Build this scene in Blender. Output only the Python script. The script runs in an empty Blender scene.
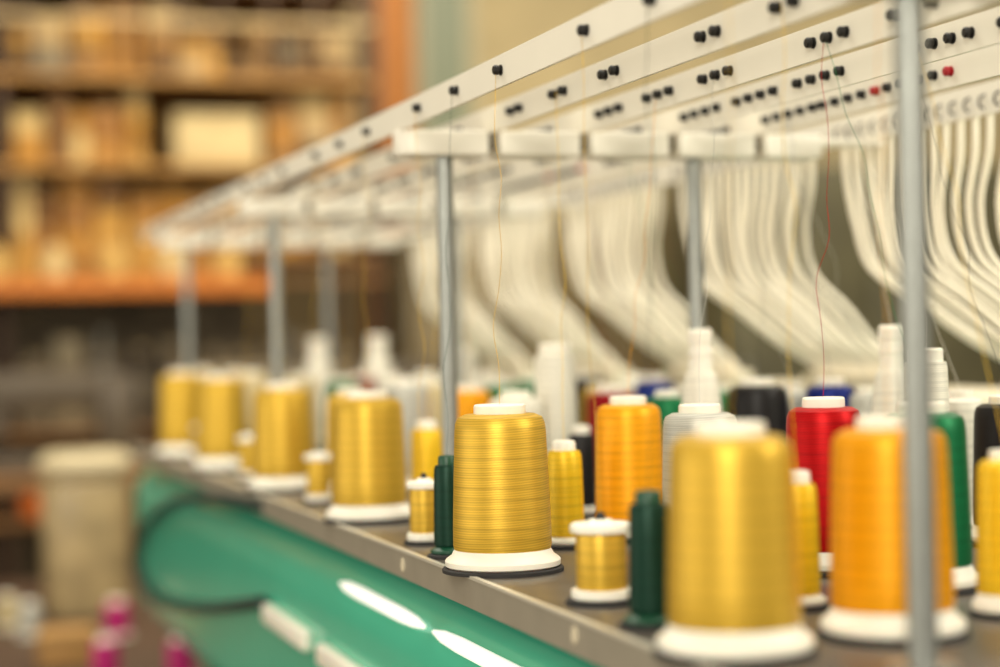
import bpy, bmesh, math, random
from mathutils import Vector, Matrix
random.seed(7)
scene = bpy.context.scene
COL = scene.collection
try:
    scene.view_settings.view_transform = 'Standard'
except Exception:
    pass

# ------------------------------------------------------------------ camera
F = 1900.0
TH = math.atan(605.0 / F)
RHO = 0.022
PITCH = 4.2 / F
ZT = 1.30          # table top height
CAM = Vector((0, 0, ZT + 0.155))
f0 = Vector((math.sin(TH), math.cos(TH), 0))
r0 = Vector((math.cos(TH), -math.sin(TH), 0))
u0 = Vector((0, 0, 1))
fw = (f0 * math.cos(PITCH) + u0 * math.sin(PITCH)).normalized()
up_ = (u0 * math.cos(PITCH) - f0 * math.sin(PITCH)).normalized()
RV = r0 * math.cos(RHO) - up_ * math.sin(RHO)
UV = up_ * math.cos(RHO) + r0 * math.sin(RHO)
cam_d = bpy.data.cameras.new("camera")
cam = bpy.data.objects.new("camera", cam_d)
COL.objects.link(cam)
M = Matrix.Identity(4)
for i in range(3):
    M[i][0] = RV[i]; M[i][1] = UV[i]; M[i][2] = -fw[i]; M[i][3] = CAM[i]
cam.matrix_world = M
cam_d.sensor_width = 36.0
cam_d.lens = F * 36.0 / 1000.0
cam_d.clip_start = 0.05
cam_d.dof.use_dof = True
cam_d.dof.focus_distance = 1.26
cam_d.dof.aperture_fstop = 2.6
scene.camera = cam

def ray(u, v):
    return fw + RV * ((u - 500) / F) - UV * ((v - 333.5) / F)
def on_table(u, v, z=ZT):
    d = ray(u, v); t = (z - CAM.z) / d.z
    return CAM + d * t
def on_y(u, v, Y):
    d = ray(u, v); return CAM + d * (Y / d.y)

# ------------------------------------------------------------------ materials
def lin(c):
    o = []
    for x in c:
        x = x / 255.0
        o.append(x / 12.92 if x <= 0.04045 else ((x + 0.055) / 1.055) ** 2.4)
    return (o[0], o[1], o[2], 1.0)

MC = {}
def mat(name, col, rough=0.5, metal=0.0, noise=0.0, nscale=20.0, coat=0.0, emit=0.0, trans=0.0, sss=0.0):
    if name in MC: return MC[name]
    m = bpy.data.materials.new(name); m.use_nodes = True
    nt = m.node_tree; b = nt.nodes['Principled BSDF']
    c = lin(col)
    b.inputs['Base Color'].default_value = c
    b.inputs['Roughness'].default_value = rough
    b.inputs['Metallic'].default_value = metal
    b.inputs['Coat Weight'].default_value = coat
    if emit:
        b.inputs['Emission Color'].default_value = c
        b.inputs['Emission Strength'].default_value = emit
    if trans: b.inputs['Transmission Weight'].default_value = trans
    if sss:
        b.inputs['Subsurface Weight'].default_value = sss
        b.inputs['Subsurface Scale'].default_value = 0.01
    if noise:
        tc = nt.nodes.new('ShaderNodeTexCoord'); n = nt.nodes.new('ShaderNodeTexNoise')
        n.inputs['Scale'].default_value = nscale; n.inputs['Detail'].default_value = 4
        nt.links.new(tc.outputs['Object'], n.inputs['Vector'])
        r = nt.nodes.new('ShaderNodeValToRGB')
        r.color_ramp.elements[0].position = 0.3; r.color_ramp.elements[1].position = 0.7
        r.color_ramp.elements[0].color = tuple(x * (1 - noise) for x in c[:3]) + (1,)
        r.color_ramp.elements[1].color = tuple(min(1, x * (1 + noise)) for x in c[:3]) + (1,)
        nt.links.new(n.outputs['Fac'], r.inputs['Fac'])
        nt.links.new(r.outputs['Color'], b.inputs['Base Color'])
    MC[name] = m
    return m

def thread_mat(name, col, sheen=0.35, spec=0.5):
    key = "thread_" + name
    if key in MC: return MC[key]
    m = bpy.data.materials.new(key); m.use_nodes = True
    nt = m.node_tree; b = nt.nodes['Principled BSDF']; L = nt.links.new
    c = lin(col)
    tc = nt.nodes.new('ShaderNodeTexCoord')
    def waves(rot, scale, dist, lo, pos):
        mp = nt.nodes.new('ShaderNodeMapping'); mp.inputs['Rotation'].default_value = rot
        L(tc.outputs['Object'], mp.inputs['Vector'])
        w = nt.nodes.new('ShaderNodeTexWave'); w.wave_type = 'BANDS'; w.bands_direction = 'Z'
        w.inputs['Scale'].default_value = scale; w.inputs['Distortion'].default_value = dist
        w.inputs['Detail'].default_value = 1.0
        L(mp.outputs['Vector'], w.inputs['Vector'])
        r = nt.nodes.new('ShaderNodeValToRGB')
        r.color_ramp.elements[0].position = 0.0; r.color_ramp.elements[0].color = (lo, lo, lo, 1)
        r.color_ramp.elements[1].position = pos; r.color_ramp.elements[1].color = (1, 1, 1, 1)
        L(w.outputs['Fac'], r.inputs['Fac'])
        return r.outputs['Color']
    a1 = waves((0.03, 0.04, 0), 190, 0.2, 0.76, 0.8)      # fine yarn lay
    a2 = waves((-0.02, -0.035, 0), 46, 0.2, 0.84, 0.16)   # cross-wind lines
    a3 = waves((0.02, 0.03, 0), 33, 0.2, 0.90, 0.25)
    def mult(x, y):
        n = nt.nodes.new('ShaderNodeMixRGB'); n.blend_type = 'MULTIPLY'; n.inputs[0].default_value = 1
        L(x, n.inputs[1])
        if isinstance(y, tuple): n.inputs[2].default_value = y
        else: L(y, n.inputs[2])
        return n.outputs['Color']
    p = mult(mult(a1, a2), a3)
    L(mult(p, c), b.inputs['Base Color'])
    bp = nt.nodes.new('ShaderNodeBump'); bp.inputs['Strength'].default_value = 0.3
    bp.inputs['Distance'].default_value = 0.0003
    L(p, bp.inputs['Height']); L(bp.outputs['Normal'], b.inputs['Normal'])
    b.inputs['Roughness'].default_value = 0.42
    b.inputs['Metallic'].default_value = sheen
    b.inputs['Specular IOR Level'].default_value = spec
    MC[key] = m
    return m

THREAD = {
 'gold': thread_mat('gold', (226, 182, 62), 0.5, 0.4),
 'yellow': thread_mat('yellow', (252, 204, 20), 0.3),
 'orange': thread_mat('orange', (255, 172, 6), 0.3, 0.3),
 'red': thread_mat('red', (188, 6, 12), 0.45, 0.2),
 'crimson': thread_mat('crimson', (146, 10, 20), 0.4, 0.2),
 'green': thread_mat('green', (8, 112, 64), 0.4, 0.3),
 'dark_green': thread_mat('dark_green', (12, 54, 40), 0.4, 0.3),
 'black': thread_mat('black', (22, 18, 20), 0.1, 0.3),
 'blue': thread_mat('blue', (20, 40, 126), 0.4, 0.3),
 'grey': thread_mat('grey', (200, 198, 188), 0.15),
 'white': thread_mat('white', (242, 236, 220), 0.0),
 'cream': thread_mat('cream', (218, 198, 150), 0.1),
 'magenta': thread_mat('magenta', (200, 20, 120), 0.1),
}
M_PLAST = mat('white_plastic', (244, 238, 224), 0.38, sss=0.1)
M_GREENPL = mat('green_plastic', (12, 70, 48), 0.4)
M_BLACK = mat('black_plastic', (12, 10, 10), 0.45)
M_CABLE = mat('cable_rubber', (20, 44, 40), 0.6)
M_RUBBER = mat('black_rubber', (34, 32, 32), 0.7, noise=0.2, nscale=80)
M_TABLE = mat('table_grey_laminate', (80, 73, 66), 0.32, noise=0.12, nscale=40)
M_EDGE = mat('table_edge_metal', (176, 168, 152), 0.36, metal=0.4, noise=0.06, nscale=30)
M_LIP = mat('bright_metal_lip', (226, 220, 204), 0.3, metal=0.4)
M_STEEL = mat('brushed_steel', (150, 152, 148), 0.36, metal=0.75, noise=0.05, nscale=60)
M_PAINT = mat('white_painted_metal', (246, 240, 226), 0.35, noise=0.02, nscale=15)
M_SHADE = mat('shaded_core', (128, 120, 104), 0.5, metal=0.3)  # darker core colour stands for the shaded undersides of the rails
M_RED = mat('red_plastic', (170, 20, 36), 0.4)
M_TUBE = mat('white_tube', (252, 243, 222), 0.3)
M_TEAL = mat('teal_paint', (74, 192, 160), 0.24, noise=0.04, nscale=6, coat=0.3)
M_CREAM = mat('cream_plastic', (222, 210, 184), 0.4)

# ------------------------------------------------------------------ mesh helpers
def finish(me, smooth=True, ang=35):
    if smooth:
        for p in me.polygons: p.use_smooth = True
        try: me.set_sharp_from_angle(angle=math.radians(ang))
        except Exception: pass
    return me

def lathe(name, prof, segs=48):
    bm = bmesh.new(); rings = []
    for (r, z) in prof:
        if r < 1e-6: rings.append([bm.verts.new((0, 0, z))])
        else: rings.append([bm.verts.new((r * math.cos(2 * math.pi * i / segs), r * math.sin(2 * math.pi * i / segs), z)) for i in range(segs)])
    for a, b in zip(rings[:-1], rings[1:]):
        if len(a) == 1 and len(b) == 1: continue
        for i in range(segs):
            j = (i + 1) % segs
            if len(a) == 1: bm.faces.new((a[0], b[j], b[i]))
            elif len(b) == 1: bm.faces.new((a[i], a[j], b[0]))
            else: bm.faces.new((a[i], a[j], b[j], b[i]))
    bmesh.ops.recalc_face_normals(bm, faces=bm.faces)
    me = bpy.data.meshes.new(name); bm.to_mesh(me); bm.free()
    return finish(me)

def boxmesh(name, lo, hi, bev=0.0, seg=2):
    bm = bmesh.new(); bmesh.ops.create_cube(bm, size=1)
    for v in bm.verts:
        for k in range(3):
            v.co[k] = lo[k] if v.co[k] < 0 else hi[k]
    if bev: bmesh.ops.bevel(bm, geom=bm.edges[:], offset=bev, segments=seg, affect='EDGES', profile=0.5)
    me = bpy.data.meshes.new(name); bm.to_mesh(me); bm.free()
    return finish(me, bool(bev), 50)

def merge(name, meshes):
    bm = bmesh.new()
    for m in meshes: bm.from_mesh(m)
    me = bpy.data.meshes.new(name); bm.to_mesh(me); bm.free()
    return finish(me)

def extrude_y(name, pts, y0, y1, smooth=False):
    bm = bmesh.new()
    a = [bm.verts.new((x, y0, z)) for x, z in pts]; b = [bm.verts.new((x, y1, z)) for x, z in pts]
    n = len(pts)
    for i in range(n):
        j = (i + 1) % n; bm.faces.new((a[i], a[j], b[j], b[i]))
    bm.faces.new(a[::-1]); bm.faces.new(b)
    bmesh.ops.recalc_face_normals(bm, faces=bm.faces)
    me = bpy.data.meshes.new(name); bm.to_mesh(me); bm.free()
    return finish(me, smooth, 30)

def extrude_z(name, pts, z0, z1, bev=0.0):
    bm = bmesh.new()
    a = [bm.verts.new((x, y, z0)) for x, y in pts]; b = [bm.verts.new((x, y, z1)) for x, y in pts]
    n = len(pts)
    for i in range(n):
        j = (i + 1) % n; bm.faces.new((a[i], a[j], b[j], b[i]))
    f1 = bm.faces.new(a[::-1]); f2 = bm.faces.new(b)
    bmesh.ops.recalc_face_normals(bm, faces=bm.faces)
    if bev: bmesh.ops.bevel(bm, geom=list(f1.edges) + list(f2.edges), offset=bev, segments=3, affect='EDGES', profile=0.5)
    me = bpy.data.meshes.new(name); bm.to_mesh(me); bm.free()
    return finish(me, True, 40)

def tubemesh(name, pts, r, segs=8, sub=6):
    P = [Vector(p) for p in pts]; Q = []
    for i in range(len(P) - 1):
        p0 = P[max(i - 1, 0)]; p1 = P[i]; p2 = P[i + 1]; p3 = P[min(i + 2, len(P) - 1)]
        for k in range(sub):
            t = k / sub
            Q.append(0.5 * ((2 * p1) + (p2 - p0) * t + (2 * p0 - 5 * p1 + 4 * p2 - p3) * t * t + (3 * p1 - p0 - 3 * p2 + p3) * t ** 3))
    Q.append(P[-1])
    bm = bmesh.new(); rings = []; ref = Vector((0.13, 0.97, 0.2)).normalized()
    for i, q in enumerate(Q):
        d = (Q[min(i + 1, len(Q) - 1)] - Q[max(i - 1, 0)]).normalized()
        a = d.cross(ref).normalized(); b = d.cross(a).normalized()
        rings.append([bm.verts.new(q + r * (a * math.cos(2 * math.pi * s / segs) + b * math.sin(2 * math.pi * s / segs))) for s in range(segs)])
    for A, B in zip(rings[:-1], rings[1:]):
        for s in range(segs):
            t = (s + 1) % segs; bm.faces.new((A[s], A[t], B[t], B[s]))
    bm.faces.new(rings[0]); bm.faces.new(rings[-1][::-1])
    bmesh.ops.recalc_face_normals(bm, faces=bm.faces)
    me = bpy.data.meshes.new(name); bm.to_mesh(me); bm.free()
    return finish(me, True, 60)

def setm(me, m):
    me.materials.clear(); me.materials.append(m); return me

def obj(name, me, parent=None, loc=(0, 0, 0), m=None, label=None, cat=None, group=None, kind=None, rot=None, scale=None):
    o = bpy.data.objects.new(name, me)
    COL.objects.link(o)
    if parent: o.parent = parent
    o.location = loc
    if rot: o.rotation_euler = rot
    if scale: o.scale = scale
    if m and me: setm(me, m)
    if label: o["label"] = label
    if cat: o["category"] = cat
    if group: o["group"] = group
    if kind: o["kind"] = kind
    return o

# ------------------------------------------------------------------ machine shelf (table)
XF, XB, Y0, Y1 = 0.352, 0.872, 0.30, 3.02
TZ = 0.020
shelf = obj('thread_shelf', None, loc=(XF, Y0, ZT - TZ), label="long dark laminate thread shelf with grey metal front edge", cat="shelf")
def sh(v): return (v[0] - XF, v[1] - Y0, v[2] - (ZT - TZ))
obj('shelf_board', boxmesh('shelf_board', sh((XF + 0.003, Y0, ZT - 0.014)), sh((XB, Y1, ZT - 0.0001)), 0.001), shelf, m=M_TABLE)
prof = [(0, TZ - 0.001), (0.0028, TZ - 0.001), (0.0028, 0.004), (0.022, 0.003), (0.022, 0.001), (0.0, 0.0)]
obj('edge_trim', extrude_y('edge_trim', prof, 0, Y1 - Y0), shelf, m=M_EDGE, label="grey metal edge profile")
prof = [(-0.0006, TZ - 0.001), (-0.0006, TZ + 0.0010), (0.0032, TZ + 0.0010), (0.0032, TZ - 0.001)]
obj('edge_lip', extrude_y('edge_lip', prof, 0, Y1 - Y0), shelf, m=M_LIP, label="bright metal lip along the shelf edge")
ring = lathe('ring', [(0.0030, -0.0004), (0.0042, -0.0004), (0.0042, 0.0006), (0.0030, 0.0006), (0.0030, -0.0004)], 24)
for (u, v) in [(403, 565), (575, 635)]:
    d = ray(u, v); p = CAM + d * (XF / d.x)
    obj('edge_marking', ring.copy(), shelf, sh((XF - 0.0005, p.y, p.z)), m=M_CREAM, rot=(0, math.pi / 2, 0), scale=(1.2, 0.8, 1))

# ------------------------------------------------------------------ spools
z0 = 0.0115
BIG_WIND = [(0.012, z0), (0.031, z0), (0.0326, z0 + 0.001), (0.0332, z0 + 0.004), (0.0330, z0 + 0.02), (0.0318, z0 + 0.055), (0.0308, z0 + 0.082), (0.0302, z0 + 0.0875), (0.0284, z0 + 0.0915), (0.0235, z0 + 0.0938), (0.012, z0 + 0.094)]
BIG_BASE = [(0.0, 0.0), (0.0370, 0.0), (0.0388, 0.0012), (0.0390, 0.0045), (0.0380, 0.0060), (0.0345, 0.0085), (0.0322, 0.0130), (0.0, 0.0130)]
BIG_CAP = [(0.007, 0.100), (0.0172, 0.1050), (0.0176, 0.1065), (0.0174, 0.1110), (0.0164, 0.112), (0.0105, 0.112), (0.0090, 0.110), (0.0085, 0.104), (0.0, 0.104)]
MINI_WIND = [(0.004, 0.0045), (0.0118, 0.0045), (0.0135, 0.0065), (0.0138, 0.012), (0.0130, 0.050), (0.0125, 0.064), (0.0112, 0.0672), (0.006, 0.068)]
MINI_BASE = [(0, 0), (0.0160, 0), (0.0172, 0.001), (0.0172, 0.0028), (0.0145, 0.0042), (0.0125, 0.0055), (0, 0.0055)]
MINI_CAP = [(0.003, 0.067), (0.0085, 0.0672), (0.0085, 0.0725), (0.0075, 0.0745), (0.0035, 0.075), (0.003, 0.070), (0, 0.070)]
REEL_WIND = [(0.004, 0.0058), (0.0142, 0.0058), (0.0147, 0.008), (0.0147, 0.0375), (0.0142, 0.0398), (0.004, 0.0398)]
REEL_BASE = [(0, 0), (0.0165, 0), (0.0178, 0.001), (0.0178, 0.0052), (0.0165, 0.006), (0, 0.006)]
REEL_CAP = [(0, 0.0395), (0.0165, 0.0395), (0.0178, 0.0402), (0.0178, 0.0440), (0.0165, 0.0452), (0.008, 0.0455), (0.006, 0.0475), (0, 0.0475)]
PIN_TIP = [(0, 0.046), (0.0032, 0.046), (0.0032, 0.049), (0.0018, 0.0515), (0, 0.052)]
TALL_WIND = [(0.01, 0.010), (0.027, 0.010), (0.0285, 0.014), (0.026, 0.05), (0.020, 0.10), (0.0170, 0.118), (0.015, 0.122), (0.006, 0.123)]
TALL_BASE = [(0, 0), (0.029, 0), (0.031, 0.001), (0.031, 0.006), (0.027, 0.011), (0, 0.011)]
TALL_CAP = [(0.004, 0.121), (0.0130, 0.121), (0.0122, 0.135), (0.0130, 0.136), (0.0120, 0.146), (0.0130, 0.147), (0.0130, 0.156), (0.0110, 0.158), (0, 0.158)]
PIL_WIND = [(0.01, 0.008), (0.0195, 0.008), (0.0205, 0.012), (0.0195, 0.08), (0.0185, 0.140), (0.0175, 0.145), (0.006, 0.146)]
PIL_BASE = [(0, 0), (0.0235, 0), (0.0245, 0.001), (0.0245, 0.005), (0.020, 0.009), (0, 0.009)]
PIL_CAP = [(0.004, 0.144), (0.0150, 0.144), (0.0150, 0.1545), (0.0135, 0.156), (0, 0.156)]
TYPES = {
 'cone': dict(base=0.0390, H=0.112, parts=[('thread_winding', BIG_WIND), ('base_flange', BIG_BASE), ('top_cap', BIG_CAP)]),
 'mini': dict(base=0.0172, H=0.075, parts=[('thread_winding', MINI_WIND), ('base_flange', MINI_BASE), ('top_cap', MINI_CAP)]),
 'reel': dict(base=0.0178, H=0.0475, parts=[('thread_winding', REEL_WIND), ('base_flange', REEL_BASE), ('top_flange', REEL_CAP), ('spool_pin', PIN_TIP)]),
 'tall': dict(base=0.0310, H=0.158, parts=[('thread_winding', TALL_WIND), ('base_flange', TALL_BASE), ('top_tube', TALL_CAP)]),
 'pillar': dict(base=0.0245, H=0.156, parts=[('thread_winding', PIL_WIND), ('base_flange', PIL_BASE), ('top_cap', PIL_CAP)]),
}
NAMES = {'cone': 'thread_cone', 'mini': 'thread_cone', 'reel': 'thread_spool', 'tall': 'thread_cone', 'pillar': 'thread_cone'}
CACHE = {}
def spool(kind, col, pos, w=1.0, s=1.0, label=None, group="embroidery thread on the machine shelf", plastic=None):
    e = obj(NAMES[kind], None, loc=pos, scale=(w, w, s), rot=(0, 0, random.uniform(0, 6.28)))
    e.empty_display_size = 0.02
    cname = col.replace('_', ' ')
    e["label"] = label or {'cone': f"{cname} embroidery thread cone on white flanged plastic base",
                           'mini': f"slim {cname} thread cone standing on the shelf",
                           'reel': f"small {cname} thread spool with white end flanges",
                           'tall': f"tall tapering {cname} thread cone with narrow white top",
                           'pillar': f"tall straight {cname} thread cone standing on the shelf"}[kind]
    e["category"] = "thread cone" if kind != 'reel' else "thread spool"
    e["group"] = group
    for pn, pr in TYPES[kind]['parts']:
        key = (kind, pn, col, plastic)
        if key not in CACHE:
            me = lathe(pn, pr, 64 if kind == 'cone' else 40)
            mm = THREAD[col] if pn == 'thread_winding' else (M_BLACK if pn == 'spool_pin' else (plastic or M_PLAST))
            setm(me, mm); CACHE[key] = me
        obj(pn, CACHE[key], e)
    return e

PADH = 0.003
S = [  # kind, colour, u, v_base, v_top, width factor, label
 ('cone','gold',735,648,422,0.97,"gold embroidery thread cone beside the slim green cone"),
 ('cone','gold',503,566,404,0.99,"gold embroidery thread cone in crisp satin winding on white base"),
 ('cone','gold',370,517,391,0.98,"gold embroidery thread cone at the shelf edge"),
 ('cone','gold',284,487,383,0.98,None),
 ('cone','gold',223,467,374,0.96,None),
 ('cone','gold',182,454,370,0.94,None),
 ('cone','orange',893,630,416,0.93,"orange embroidery thread cone standing behind the steel post"),
 ('cone','orange',631,535,396,0.80,"orange embroidery thread cone behind slim yellow cone"),
 ('cone','red',827,567,397,0.78,"bright red thread cone on white base"),
 ('cone','green',925,584,402,0.84,"emerald green thread cone behind the orange cone"),
 ('cone','grey',703,552,404,0.84,"silver grey thread cone beside the gold cone"),
 ('cone','green',672,507,390,0.74,None),
 ('cone','crimson',614,494,386,0.80,"crimson thread cone behind the orange cone"),
 ('cone','black',760,507,378,0.85,"black thread cone with white cap"),
 ('cone','blue',833,504,378,0.72,"royal blue thread cone behind the red cone"),
 ('cone','blue',656,474,375,0.72,None),
 ('cone','black',1012,540,395,0.8,"black thread cone at the curtain of tubes"),
 ('cone','yellow',1009,610,450,0.5,"narrow yellow thread cone with tall white cap"),
 ('mini','yellow',566,543,440,1.02,"slim yellow thread cone beside gold cone"),
 ('mini','yellow',800,603,470,0.85,None),
 ('mini','dark_green',651,622,490,0.85,"slim dark green thread cone on green flange"),
 ('mini','dark_green',449,553,455,0.76,"slim dark green thread cone tucked beside gold cone"),
 ('reel','gold',602,598,519,1.0,"small gold thread spool with white flanges and black pin"),
 ('reel','gold',425,540,478,0.76,None),
 ('reel','gold',319,500,452,0.76,None),
 ('reel','gold',250,477,434,0.76,None),
 ('reel','gold',203,459,424,0.76,None),
 ('mini','yellow',428,509,420,1.1,None),
 ('mini','black',583,512,425,0.9,None),
 ('cone','grey',408,488,378,0.80,None),
 ('cone','orange',470,486,385,0.78,None),
 ('cone','green',506,466,380,0.78,None),
 ('cone','white',518,507,391,0.80,None),
 ('cone','yellow',548,486,398,0.5,None),
 ('cone','green',345,462,376,0.75,None),
 ('cone','gold',352,492,388,0.78,None),
 ('cone','cream',254,452,371,0.8,None),
 ('cone','cream',300,460,374,0.8,None),
 ('cone','gold',236,446,370,0.8,None),
 ('cone','white',395,458,374,0.75,None),
 ('cone','cream',440,466,379,0.7,None),
 ('tall','white',896,522,325,0.80,None),
 ('pillar','white',930,545,348,0.8,None),
 ('tall','white',704,518,329,0.80,"tall white thread cone with ribbed narrow top"),
 ('pillar','white',558,503,344,1.0,"tall straight white thread cone in fine winding"),
 ('tall','white',320,442,338,1.1,None),
 ('tall','white',380,447,335,1.1,None),
 ('pillar','white',463,459,346,1.0,None),
 ('cone','gold',600,466,384,0.6,None),
 ('cone','black',585,459,372,0.8,None),
 ('cone','white',690,476,387,0.7,None),
 ('cone','green',722,484,385,0.7,None),
 ('cone','white',428,452,372,0.75,None),
 ('cone','white',489,452,372,0.75,None),
 ('cone','cream',205,443,369,0.8,None),
 ('cone','green',533,462,376,0.7,None),
 ('cone','white',636,462,374,0.6,None),
 ('cone','grey',795,500,384,0.55,None),
 ('cone','crimson',362,449,374,0.7,None),
 ('cone','grey',870,508,386,0.5,None),
 ('cone','white',964,528,390,0.55,None),
]
placed = []
for (kind, col, u, vb, vt, w, lab) in S:
    p = on_table(u, vb, ZT + PADH)
    d = (p - CAM).dot(fw)
    top = CAM + ray(u, vt) * d
    H = top.z - p.z
    s = H / TYPES[kind]['H']
    pl = M_GREENPL if (kind == 'mini' and col == 'dark_green') else None
    e = spool(kind, col, p, w, s, lab, plastic=pl)
    placed.append((p, TYPES[kind]['base'] * w, s * TYPES[kind]['H'], col, kind, u, e))
for i, a in enumerate(placed):
    nd = min([(a[0] - b[0]).length - b[1] for j, b in enumerate(placed) if j != i])
    for j, b in enumerate(placed):
        if j > i and (a[0] - b[0]).length < a[1] + b[1]:
            print("OVERLAP", a[3:6], b[3:6], round((a[0] - b[0]).length, 3), round(a[1] + b[1], 3))
    rr = a[1] * (1.18 if a[4] in ('reel', 'mini') else 1.05)
    rr = max(a[1] * 1.01, min(rr, nd - 0.001))
    pr = [(0, 0), (rr, 0), (rr, PADH * 0.7), (rr - 0.0009, PADH), (0, PADH)]
    obj('rubber_pad', lathe('rubber_pad', pr, 40), shelf, sh((a[0].x, a[0].y, ZT)), m=M_RUBBER, label="round black rubber pad")

# ------------------------------------------------------------------ thread rack
HC = 0.163
ZC = CAM.z + HC
XP, XP2 = 0.440, 0.666
PY = [0.762, 1.525, 2.270, 3.0]
YA, YB = 0.32, 3.22
rack = obj('thread_guide_rack', None, loc=(XP, PY[0], ZT), label="white overhead thread guide rack on round steel posts", cat="thread rack")
def rk(x, y, z): return (x - XP, y - PY[0], z - ZT)
post_me = setm(lathe('post', [(0, 0.0), (0.016, 0), (0.016, 0.003), (0.0070, 0.004), (0.0070, ZC - ZT - 0.006), (0, ZC - ZT - 0.006)], 32), M_STEEL)
core_me = setm(boxmesh('crossbar', (-0.034, -0.008, -0.0045), (0.330, 0.008, 0.0090), 0.001), M_SHADE)
plates = []
spans = [(0.397, 0.473), (0.484, 0.554), (0.565, 0.635), (0.646, 0.716), (0.727, 0.780)]
for k, (a, b) in enumerate(spans):
    a -= XP; b -= XP; w2 = 0.019
    if k == 0:
        bp = []
        for i in range(9):
            t = math.radians(90 + 180 * i / 8); bp.append((a + 0.012 + 0.012 * math.cos(t), w2 * math.sin(t)))
        bp += [(b, -w2), (b, w2)]
    else:
        bp = [(a, -w2), (b, -w2), (b, w2), (a, w2)]
    plates.append(setm(extrude_z('cross_plate', bp, -0.0110, 0.0095, 0.0016), M_PAINT))
brk_me = setm(boxmesh('bracket', (0, -0.008, -0.003), (0.085, 0.008, 0.003), 0.001), M_PAINT)
for y in PY:
    obj('post', post_me, rack, rk(XP, y, ZT))
    obj('post', post_me, rack, rk(XP2, y, ZT))
    cb_ = obj('crossbar', core_me, rack, rk(XP, y, ZC))
    for pm in plates: obj('cross_plate', pm, cb_)
    obj('bracket', brk_me, rack, rk(0.765, y, ZC + 0.004))
knob_b = [(0, 0), (0.0037, 0), (0.0037, 0.0010), (0.0022, 0.0012), (0.0022, 0.0020), (0.0034, 0.0024), (0.0035, 0.0048), (0.0026, 0.0058), (0, 0.0058)]
knob_me = setm(lathe('tension_knob', knob_b, 20), M_BLACK)
knob_red = setm(knob_me.copy(), M_RED)
rail_z0 = ZC + 0.0095
offs = [0, 0.17, 0.277]
RH = 0.022
for n in range(5):
    x = 0.400 + 0.081 * n
    pts = [(0, 0), (0, RH), (0.006, RH), (0.006, RH - 0.002), (0.0024, RH - 0.002), (0.0024, 0)]
    rail = obj('guide_rail', extrude_y('guide_rail', pts, YA, YB), rack, rk(x, 0, rail_z0), m=M_PAINT)
    for h in range(-2, 6):
        for o in offs:
            yc = 1.07 + 0.382 * h + o
            for q in range(n + 1):
                y = yc + (q - n / 2) * 0.022
                if y < YA + 0.01 or y > YB - 0.02: continue
                if n == 4 and y < 0.75: continue
                red = (n == 4 and q == 0 and h % 2 == 0) or (n == 3 and q == 3 and o == 0.17 and h == 1)
                obj('tension_knob', knob_red if red else knob_me, rail, (-0.0002, y, RH * 0.5), rot=(0, -math.pi / 2, 0), label="red thread tension knob" if red else None)
XH = 0.848; ZH = CAM.z + 0.176
pts = [(-0.004, -0.004), (-0.004, 0.022), (0.018, 0.022), (0.018, 0.0195), (-0.0015, 0.0195), (-0.0015, -0.004)]
hrail = obj('header_rail', extrude_y('header_rail', pts, YA, YB), rack, rk(XH, 0, ZH), m=M_PAINT, label="white header rail above the tube curtains")
hook_me = setm(tubemesh('guide_ring', [(-0.004, 0, 0.012), (-0.008, 0, 0.010), (-0.0095, 0, 0.006), (-0.008, 0, 0.002), (-0.005, 0, 0.001)], 0.0011, 6, 4), mat('dark_steel', (60, 54, 50), 0.4, metal=.5))

# ------------------------------------------------------------------ tube curtains
NT = 15
W = 0.315
tmesh = []
for i in range(NT):
    t = i / (NT - 1); yt = -t * W; yc = -W * 0.5; yn = -W
    j = random.uniform(-0.003, 0.003); jx = random.uniform(-0.005, 0.005)
    p = [(0.003, yt, 0.012), (0.003 + jx * .3, yt + j * .5, -0.03), (0.004 + jx, yc + (yt - yc) * 0.91 + j + 0.004, -0.075),
         (0.014 + jx, yc + (yt - yc) * 0.87 + j, -0.118), (0.038 + jx, yn + (yt - yn) * 0.79 + j, -0.152),
         (0.062 + jx, yn + (yt - yn) * 0.68 - 0.008, -0.185), (0.082, yn + (yt - yn) * 0.58 - 0.024, -0.210), (0.092, yn + (yt - yn) * 0.54 - 0.028, -0.232)]
    tmesh.append(setm(tubemesh('tube', p, 0.0033, 8, 5), M_TUBE))
heads_y = []
for k in range(5):
    yf = 1.592 + 0.385 * k
    c = obj('thread_tube_curtain', None, loc=(XH - 0.002, yf, ZH - 0.002), label="curtain of white plastic thread tubes hanging from header rail", cat="thread tubes", group="thread tube curtains")
    for i in range(NT):
        obj('tube', tmesh[i], c)
        obj('guide_ring', hook_me, hrail, (0, yf - i / (NT - 1) * W, 0.0))
    heads_y.append(yf - W - 0.02 + 0.085)

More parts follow.
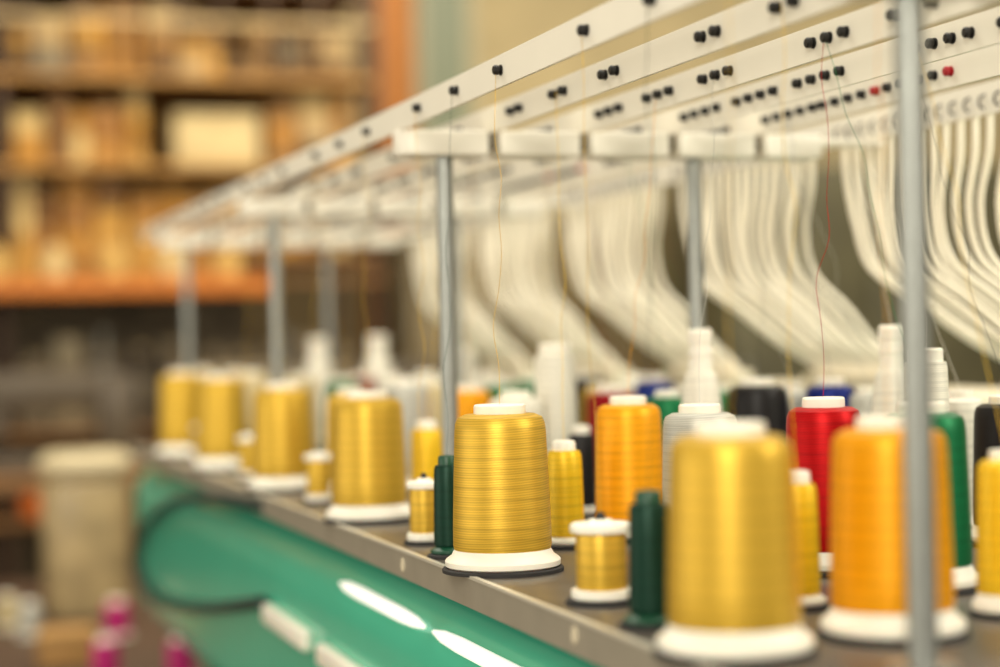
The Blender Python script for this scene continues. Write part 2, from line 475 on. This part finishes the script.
# ------------------------------------------------------------------ embroidery machine
mach = obj('embroidery_machine', None, loc=(0.8, 1.6, 0), label="teal multi-head embroidery machine body below the thread shelf", cat="embroidery machine")
def mc(x, y, z): return (x - 0.8, y - 1.6, z)
def rrect(x0, x1, z0, z1, r, n=8):
    out = []
    for cx, cz, a0 in [(x1 - r, z1 - r, 0), (x0 + r, z1 - r, 90), (x0 + r, z0 + r, 180), (x1 - r, z0 + r, 270)]:
        for i in range(n + 1):
            a = math.radians(a0 + 90 * i / n); out.append((cx + r * math.cos(a), cz + r * math.sin(a)))
    return out
CT = ZT - TZ - 0.0005
CX = 0.361
cs = extrude_y('casing', rrect(CX, 1.15, ZT - 0.29, CT, 0.07, 12), 0.32, 3.06, True)
obj('casing', cs, mach, mc(0, 0, 0), m=M_TEAL)
cap = bmesh.new(); prv = None; NR = 8
for k in range(NR + 1):
    a = math.pi / 2 * k / NR; off = 0.06 * math.sin(a); ins = 0.06 * (1 - math.cos(a))
    rg = [cap.verts.new((x, 3.06 + off, z)) for x, z in rrect(CX + ins, 1.15 - ins, ZT - 0.29 + ins, CT - ins, 0.07 - ins * 0.9, 12)]
    if prv:
        for i in range(len(rg)):
            j = (i + 1) % len(rg); cap.faces.new((prv[i], prv[j], rg[j], rg[i]))
    prv = rg
cap.faces.new(prv); bmesh.ops.recalc_face_normals(cap, faces=cap.faces)
cme = bpy.data.meshes.new('end_cap'); cap.to_mesh(cme); cap.free(); finish(cme, True, 60)
obj('end_cap', cme, mach, mc(0, 0, 0), m=M_TEAL)
leg = setm(boxmesh('leg', (-0.06, -0.05, 0), (0.06, 0.05, ZT - 0.28), 0.01), M_TEAL)
for y in (0.6, 1.7, 2.8):
    for x in (0.5, 1.05):
        obj('leg', leg, mach, mc(x, y, 0))
headm = setm(boxmesh('machine_head', (0, -0.11, -0.20), (0.17, 0.11, 0), 0.014, 4), M_CREAM)
capm = setm(boxmesh('tube_holder', (0, -0.105, -0.012), (0.03, 0.105, 0.010), 0.005, 3), M_CREAM)
for y in heads_y:
    hd = obj('machine_head', headm, mach, mc(0.915, y, CAM.z - 0.062), label="cream plastic machine head cover")
    obj('tube_holder', capm, hd, (0.003, 0, 0.008))
M_STREAK = mat('streak_glow', (255, 252, 240), 0.3, emit=0.7)  # glow stands in for light reflected along the glossy teal casing
def caps(r, L):
    return [(0, 0), (r * .3, 0.004), (r * .8, .03), (r, 0.07), (r, L - .07), (r * .8, L - 0.03), (r * .3, L - .004), (0, L)]
streakm = setm(lathe('reflection_streak', caps(0.0058, 0.28), 20), M_STREAK)
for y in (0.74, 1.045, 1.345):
    obj('reflection_streak', streakm, mach, mc(0.366, y, ZT - 0.056), rot=(-math.pi / 2, 0, 0), label="slim glowing streak standing in for a light reflection on the casing")
railm = setm(boxmesh('frame_rail', (-0.006, 0, -0.010), (0.006, 0.20, 0.010), 0.004, 3), M_PLAST)
for y, z in ((1.02, .128), (1.24, .126), (1.46, .122), (1.28, .155), (1.50, .158), (1.72, .120)):
    obj('frame_rail', railm, mach, mc(0.3555, y, ZT - z), label="white frame rail on the teal casing")
cab2 = []
for (u, v) in [(262, 506), (212, 498), (168, 505), (142, 532), (136, 566), (154, 596), (196, 608), (262, 602)]:
    d = ray(u, v); X = 0.352; p = CAM + d * (X / d.x); cab2.append((X - 0.8, p.y - 1.6, p.z))
obj('cable', tubemesh('cable', cab2, 0.0065, 10, 8), mach, m=M_CABLE, label="black cable looping across the casing end")

# ------------------------------------------------------------------ loose threads
def strand(sp, target, colm, amp=0.004):
    p0 = sp[0] + Vector((0, 0, sp[2])); p1 = Vector(target)
    pts = []
    N = 9
    for i in range(N + 1):
        t = i / N; q = p0.lerp(p1, t)
        env = math.sin(math.pi * t)
        q += Vector((random.uniform(-1, 1) * amp * env, (random.uniform(-1, 1) * amp + math.sin(t * 7) * amp) * env, 0))
        pts.append(tuple(q))
    e = sp[6]
    me = tubemesh('loose_thread', pts, 0.00018, 5, 4)
    inv = (Matrix.LocRotScale(e.location, e.rotation_euler, e.scale)).inverted()
    me.transform(inv)
    obj('loose_thread', me, e, m=colm)
for sp in placed:
    p = sp[0]
    n = min(4, max(0, round((p.x - 0.400) / 0.081)))
    xt = 0.400 + 0.081 * n - 0.004
    yk = min([1.07 + 0.382 * h + o for h in range(-2, 6) for o in offs], key=lambda y: abs(y - p.y - 0.03))
    if p.y < 2.2:
        strand(sp, (xt, yk, rail_z0 + 0.012), THREAD[sp[3]])

# ------------------------------------------------------------------ room
M_FLOOR = mat('concrete_floor', (120, 104, 84), 0.6, noise=0.15, nscale=3)
def wall_mat():
    m = bpy.data.materials.new('two_tone_wall'); m.use_nodes = True; nt = m.node_tree; b = nt.nodes['Principled BSDF']
    g = nt.nodes.new('ShaderNodeNewGeometry'); s = nt.nodes.new('ShaderNodeSeparateXYZ')
    nt.links.new(g.outputs['Position'], s.inputs[0])
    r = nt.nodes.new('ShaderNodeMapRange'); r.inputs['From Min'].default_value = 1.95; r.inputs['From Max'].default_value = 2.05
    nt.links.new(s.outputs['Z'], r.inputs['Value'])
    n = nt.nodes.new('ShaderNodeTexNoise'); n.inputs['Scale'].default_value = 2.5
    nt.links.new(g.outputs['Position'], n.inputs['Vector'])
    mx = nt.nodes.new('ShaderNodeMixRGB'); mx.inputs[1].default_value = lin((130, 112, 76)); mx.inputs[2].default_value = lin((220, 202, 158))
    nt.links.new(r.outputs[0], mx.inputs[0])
    mx2 = nt.nodes.new('ShaderNodeMixRGB'); mx2.blend_type = 'MULTIPLY'; mx2.inputs[0].default_value = 0.5
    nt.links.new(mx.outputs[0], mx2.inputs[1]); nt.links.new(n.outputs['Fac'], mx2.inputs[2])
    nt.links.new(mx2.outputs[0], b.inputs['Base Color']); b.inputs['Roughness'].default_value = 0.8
    return m
WM = wall_mat()
obj('floor', boxmesh('floor', (-5, -4, -0.1), (9, 8.2, 0)), m=M_FLOOR, kind='structure')
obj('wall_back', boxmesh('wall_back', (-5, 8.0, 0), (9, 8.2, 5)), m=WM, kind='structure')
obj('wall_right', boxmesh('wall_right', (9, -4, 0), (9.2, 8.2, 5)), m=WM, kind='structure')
M_OCHRE = mat('ochre_paint', (168, 104, 34), 0.6, noise=0.15)
M_ORANGE = mat('orange_paint', (200, 116, 40), 0.5, noise=0.1)
M_BROWN = mat('brown_wood', (126, 88, 48), 0.6, noise=0.25, nscale=8)
M_DBROWN = mat('dark_brown_wood', (74, 52, 36), 0.6, noise=0.2, nscale=8)
M_TAN = mat('tan_beam', (166, 122, 60), 0.5, noise=0.15)
def bgx(u, Y): return on_y(u, 340, Y).x
x0, x1 = bgx(374, 7.0), bgx(420, 7.0)
obj('trim_1', boxmesh('column', (x0, 7.0, 0), (x1, 7.15, 5), 0.01), m=M_OCHRE, kind='structure')
x0, x1 = bgx(424, 7.9), bgx(484, 7.9)
wn = obj('window_1', merge('window_frame', [boxmesh('a', (x0, 7.93, 1.9), (x0 + .04, 7.99, 3.6)), boxmesh('a', (x1 - .04, 7.93, 1.9), (x1, 7.99, 3.6)), boxmesh('a', (x0, 7.93, 1.9), (x1, 7.99, 1.95)), boxmesh('a', (x0, 7.93, 3.55), (x1, 7.99, 3.6))]), m=mat('frame_paint', (190, 184, 156), .5), kind='structure')
obj('pane', boxmesh('pane', (x0 + .04, 7.95, 1.95), (x1 - .04, 7.97, 3.55)), wn, m=mat('grey_green_pane', (136, 146, 122), 0.4))

# storage rack
sr = obj('storage_rack', None, loc=(0.6, 6.3, 0), label="brown and orange metal storage rack stacked with boxes", cat="storage rack")
def sl(x, y, z): return (x - 0.6, y - 6.3, z)
for x in (-0.57, 0.32, 1.50):
    for y in (6.00, 6.62):
        obj('upright', boxmesh('upright', (-0.015, -0.015, 0), (0.015, 0.015, 3.4), 0.004), sr, sl(x, y, 0), m=M_DBROWN)
XR = 1.49
for z, m_ in ((0.93, M_BROWN), (1.20, M_BROWN), (1.74, M_BROWN), (2.02, M_TAN), (2.30, M_TAN), (2.60, M_DBROWN), (2.9, M_BROWN)):
    obj('shelf_board', boxmesh('shelf_board', sl(-0.55, 6.0, z - 0.02), sl(XR, 6.60, z)), sr, m=M_BROWN)
    obj('shelf_beam', boxmesh('shelf_beam', sl(-0.55, 5.97, z - 0.022), sl(XR, 5.999, z + 0.001), 0.004), sr, m=m_)
obj('shelf_beam', boxmesh('shelf_beam', sl(-0.55, 5.835, 1.61), sl(1.12, 5.858, 1.662), 0.004), sr, m=M_ORANGE, label="bright orange cross beam")
obj('railing', boxmesh('railing', sl(-0.55, 5.96, 2.46), sl(XR, 5.968, 2.475), 0.002), sr, m=mat('pale_rail', (200, 176, 132), .5))
for i in range(14):
    obj('railing_bar', boxmesh('railing_bar', sl(-0.5 + i * .15, 5.969, 2.30), sl(-0.485 + i * .15, 5.975, 2.62), 0.001), sr, m=M_DBROWN)
obj('back_panel', boxmesh('back_panel', sl(-0.5, 6.64, 0.3), sl(1.2, 6.66, 1.72)), sr, m=mat('grey_brown_panel', (112, 98, 76), 0.7, noise=0.5, nscale=9))
obj('back_panel', boxmesh('back_panel', sl(-0.5, 6.64, 1.74), sl(XR, 6.66, 3.3)), sr, m=mat('ochre_panel', (190, 142, 72), 0.7, noise=0.5, nscale=7))
UPX = [(-0.6, -0.54), (0.29, 0.35), (1.47, 1.53)]
def carton(x0, x1, z, h, col, y0=6.05, dp=0.3, lab=None):
    cx = (x0 + x1) / 2; w = x1 - x0
    m_ = mat('card_%d_%d_%d' % col, col, 0.75, noise=0.1, nscale=12)
    o = obj('cardboard_box', boxmesh('box', (-w / 2, 0, 0), (w / 2, dp, h), 0.004), None, (cx, y0, z), m=m_, label=lab or "cardboard box stacked on the storage rack", cat="box", group="boxes on the storage rack")
    obj('packing_tape', boxmesh('packing_tape', (-min(.02, w / 6), -0.001, h * .75), (min(.02, w / 6), dp + 0.001, h + 0.001)), o, m=mat('tape', (196, 168, 112), 0.3))
    obj('lid_flap', boxmesh('lid_flap', (-w / 2 - .001, -0.004, h * .88), (w / 2 + .001, 0.0, h), 0.001), o, m=m_)
    return o
AMB = [(194, 146, 66), (166, 116, 48), (196, 152, 80), (146, 98, 44), (210, 182, 124), (120, 82, 42), (184, 142, 72), (176, 124, 44)]
DRK = [(112, 82, 48), (134, 102, 62), (94, 72, 50), (152, 110, 60), (120, 112, 96), (182, 156, 114), (74, 56, 42)]
GRY = [(112, 100, 80), (92, 80, 64), (134, 120, 96), (158, 146, 120), (72, 62, 50)]
def shelf_fill(z, zmax, pal, xa=-0.5, xb=1.46, wr=(.045, .12), gap=(.002, .015)):
    x = xa
    while x < xb:
        w = random.uniform(*wr)
        if x + w > xb: break
        if any(x < b + .005 and x + w > a - .005 for a, b in UPX):
            x = [b for a, b in UPX if x < b + .005][0] + .01; continue
        z1 = z + 0.001; wi = w
        while True:
            h = random.uniform(.05, .11)
            if z1 + h > zmax: break
            carton(x + (w - wi) / 2, x + (w + wi) / 2, z1, h, random.choice(pal), y0=6.03 + random.uniform(0, .03))
            z1 += h + .001; wi *= random.uniform(.9, 1.0)
            if random.random() < .05: break
        x += w + random.uniform(*gap)
shelf_fill(1.74, 1.995, AMB)
shelf_fill(2.02, 2.275, AMB, -0.5, 0.84)
shelf_fill(2.02, 2.275, AMB + DRK, 1.16, 1.46)
shelf_fill(2.30, 2.575, DRK + AMB[:2])
shelf_fill(2.60, 2.87, DRK)
shelf_fill(1.20, 1.50, GRY)
carton(.86, 1.13, 2.021, .17, (204, 184, 138), lab="cream carton on a middle shelf of the rack")
carton(.37, .51, .931, .12, (226, 112, 30), lab="bright orange box on the low rack shelf")
for i in range(13):
    x = -0.06 + i * 0.088
    col = [(210, 172, 100), (186, 138, 64), (214, 188, 134), (164, 116, 54)][i % 4]
    me = setm(lathe('yarn_roll', [(0, 0), (0.028, 0), (0.038, 0.01), (0.036, 0.07), (0.03, 0.09), (0.012, 0.095), (0.012, 0.11), (0, 0.11)], 24), mat('yarn_%d' % (i % 4), col, 0.8))
    obj('yarn_cone', me, None, (x, 5.917, 1.66), label="pale yarn cone on the storage rack front ledge", cat="yarn cone", group="yarn cones on the storage rack")
obj('front_ledge', boxmesh('front_ledge', sl(-0.55, 5.86, 1.645), sl(XR, 5.969, 1.66)), sr, m=M_BROWN)

# sewing machines on a far bench
fb = obj('work_table', None, loc=(0.6, 5.3, 0), label="brown work table carrying grey sewing machines", cat="table")
obj('table_top', boxmesh('table_top', (-1.1, -0.3, 1.08), (1.2, 0.35, 1.12), 0.004), fb, m=M_BROWN)
for x in (-1.0, 1.1):
    for y in (-.25, .3):
        obj('leg', boxmesh('leg', (-.03, -.03, 0), (.03, .03, 1.08)), fb, (x, y, 0), m=M_DBROWN)
def sewing(x, col):
    m_ = mat('sew_%d' % col[0], col, 0.4)
    e = obj('sewing_machine', None, loc=(x, 5.25, 1.12), label="grey industrial sewing machine on the work table", cat="sewing machine", group="sewing machines on the work table")
    obj('machine_body', merge('machine_body', [boxmesh('a', (-.2, -.08, 0), (.2, .08, .05), .008), boxmesh('a', (.1, -.06, .05), (.2, .06, .26), .01), boxmesh('a', (-.2, -.05, .17), (.12, .05, .27), .015), boxmesh('a', (-.2, -.04, .09), (-.14, .04, .18), .008)]), e, m=m_)
    wh = lathe('hand_wheel', [(0, 0), (.05, 0), (.055, .01), (.05, .02), (0, .02)], 24)
    obj('hand_wheel', wh, e, (.202, 0, .2), m=M_BLACK, rot=(0, math.pi / 2, 0))
    sp = lathe('thread_stand', [(0, .27), (.03, .27), (.03, .275), (.004, .276), (.004, .38), (0, .38)], 16)
    obj('thread_stand', sp, e, (.12, .0, 0), m=M_STEEL)
for x, c in ((-.1, (112, 100, 82)), (.42, (88, 76, 60)), (.92, (118, 106, 84)), (1.45, (78, 68, 54))):
    sewing(x, c)

# near bench beyond the machine end
nb = obj('side_bench', None, loc=(0.0, 3.95, 0), label="dark wooden side bench holding bin and magenta thread", cat="bench")
obj('bench_top', boxmesh('bench_top', (-.6, -.81, .86), (.62, .70, .90), .004), nb, m=M_DBROWN)
for x in (-.55, .30):
    for y in (-.76, .65):
        obj('leg', boxmesh('leg', (-.03, -.03, 0), (.03, .03, .86)), nb, (x, y, 0), m=M_DBROWN)
tb = on_table(88, 615, .90)
M_TUB = mat('bin_plastic', (172, 150, 110), 0.3, noise=.3, nscale=14)
tub = obj('plastic_bin', None, loc=tb, label="greyish translucent plastic bin with pale rounded lid", cat="bin")
bb = bmesh.new(); bb.from_mesh(extrude_z('b', rrect(-.086, .086, -.078, .078, .06, 8), 0, .285, .010))
for v in bb.verts:
    k = 1 + 0.06 * v.co.z / .285; v.co.x *= k; v.co.y *= k
bme = bpy.data.meshes.new('bin_body'); bb.to_mesh(bme); bb.free(); finish(bme)
obj('bin_body', bme, tub, m=M_TUB)
obj('bin_lid', extrude_z('bin_lid', rrect(-.098, .098, -.090, .090, .066, 8), .286, .338, .030), tub, m=mat('lid_plastic', (208, 192, 156), 0.4))
for i, (u, v) in enumerate([(117, 636), (181, 680), (106, 680)]):
    p = on_table(u, v, .90)
    spool('mini', 'magenta', p, 1.7, 0.95, "magenta thread cone on the side bench", group="magenta thread on the side bench")
p = on_table(40, 670, .90)
cb = obj('cardboard_box', boxmesh('box', (-.0, 0, 0), (.10, .10, .06), .004), None, p, m=mat('card_b', (176, 132, 76), .7), label="low tan cardboard box on the side bench", cat="box")
obj('lid_flap', boxmesh('lid_flap', (-.002, -.004, .05), (.102, 0, .062), .001), cb, m=mat('card_b2', (190, 148, 90), .7))
for i, (u, v, c) in enumerate([(8, 628, 'cream'), (30, 636, 'grey')]):
    spool('mini', c, on_table(u, v, .90), 1.5, 0.9, c + " thread cone beside the plastic bin", group="thread on the side bench")

def cabinet(x0, x1, Y, zt, col, lab):
    m_ = mat('cab_%d_%d' % (col[0], col[1]), col, .5, noise=.3, nscale=5)
    e = obj('storage_cabinet', None, loc=((x0 + x1) / 2, Y, 0), label=lab, cat="cabinet"); w = (x1 - x0)
    obj('body', boxmesh('body', (-w / 2, 0, 0), (w / 2, .5, zt), .006), e, m=m_)
    n = max(2, int(w / .5))
    for i in range(n):
        a = -w / 2 + w * i / n
        dr = obj('door', boxmesh('door', (a + .01, -.02, .08), (a + w / n - .01, -.001, zt - .03), .004), e, m=m_)
        obj('handle', boxmesh('handle', (a + .04, -.04, zt * .6), (a + .055, -.02, zt * .6 + .15), .003), dr, m=M_STEEL)
cabinet(2.55, 4.6, 5.6, 2.0, (80, 76, 54), "olive green metal storage cabinet")
cabinet(1.75, 2.40, 6.6, 1.85, (112, 98, 68), "beige brown metal storage cabinet")

# ------------------------------------------------------------------ lighting
w = bpy.data.worlds.new("world"); scene.world = w; w.use_nodes = True
bg = w.node_tree.nodes['Background']; bg.inputs[0].default_value = (1.0, 0.90, 0.70, 1); bg.inputs[1].default_value = 0.55
def area(name, loc, target, size, e, col=(1, .95, .81)):
    l = bpy.data.lights.new(name, 'AREA'); l.shape = 'RECTANGLE'; l.size = size[0]; l.size_y = size[1]; l.energy = e; l.color = col
    o = bpy.data.objects.new(name, l); COL.objects.link(o); o.location = loc
    o.rotation_euler = (Vector(target) - Vector(loc)).to_track_quat('-Z', 'Y').to_euler()
    return o
area('window_and_fill_light', (-0.9, -1.3, 2.3), (0.6, 1.6, 1.35), (0.9, 1.6), 58)
area('window_and_fill_light', (-2.2, 1.6, 1.5), (0.4, 1.9, 1.2), (2.4, 0.8), 16)  # unseen light added low on the left to brighten the casing
area('ceiling_and_fill_light', (0.5, 2.0, 3.6), (0.7, 1.8, 1.3), (0.5, 4.0), 80)
area('ceiling_and_fill_light', (1.5, 4.6, 3.9), (1.0, 6.5, 1.8), (3.0, 0.8), 105, (1, .86, .60))  # unseen light added to brighten the background
area('ceiling_and_fill_light', (3.5, 4.0, 3.8), (2.6, 5.5, 1.2), (2, 1), 50, (1, .92, .78))
area('ceiling_and_fill_light', (2.2, -0.2, 2.5), (0.9, 1.8, 1.5), (0.8, 1.2), 34)  # unseen fill added on the right to brighten the tube curtains
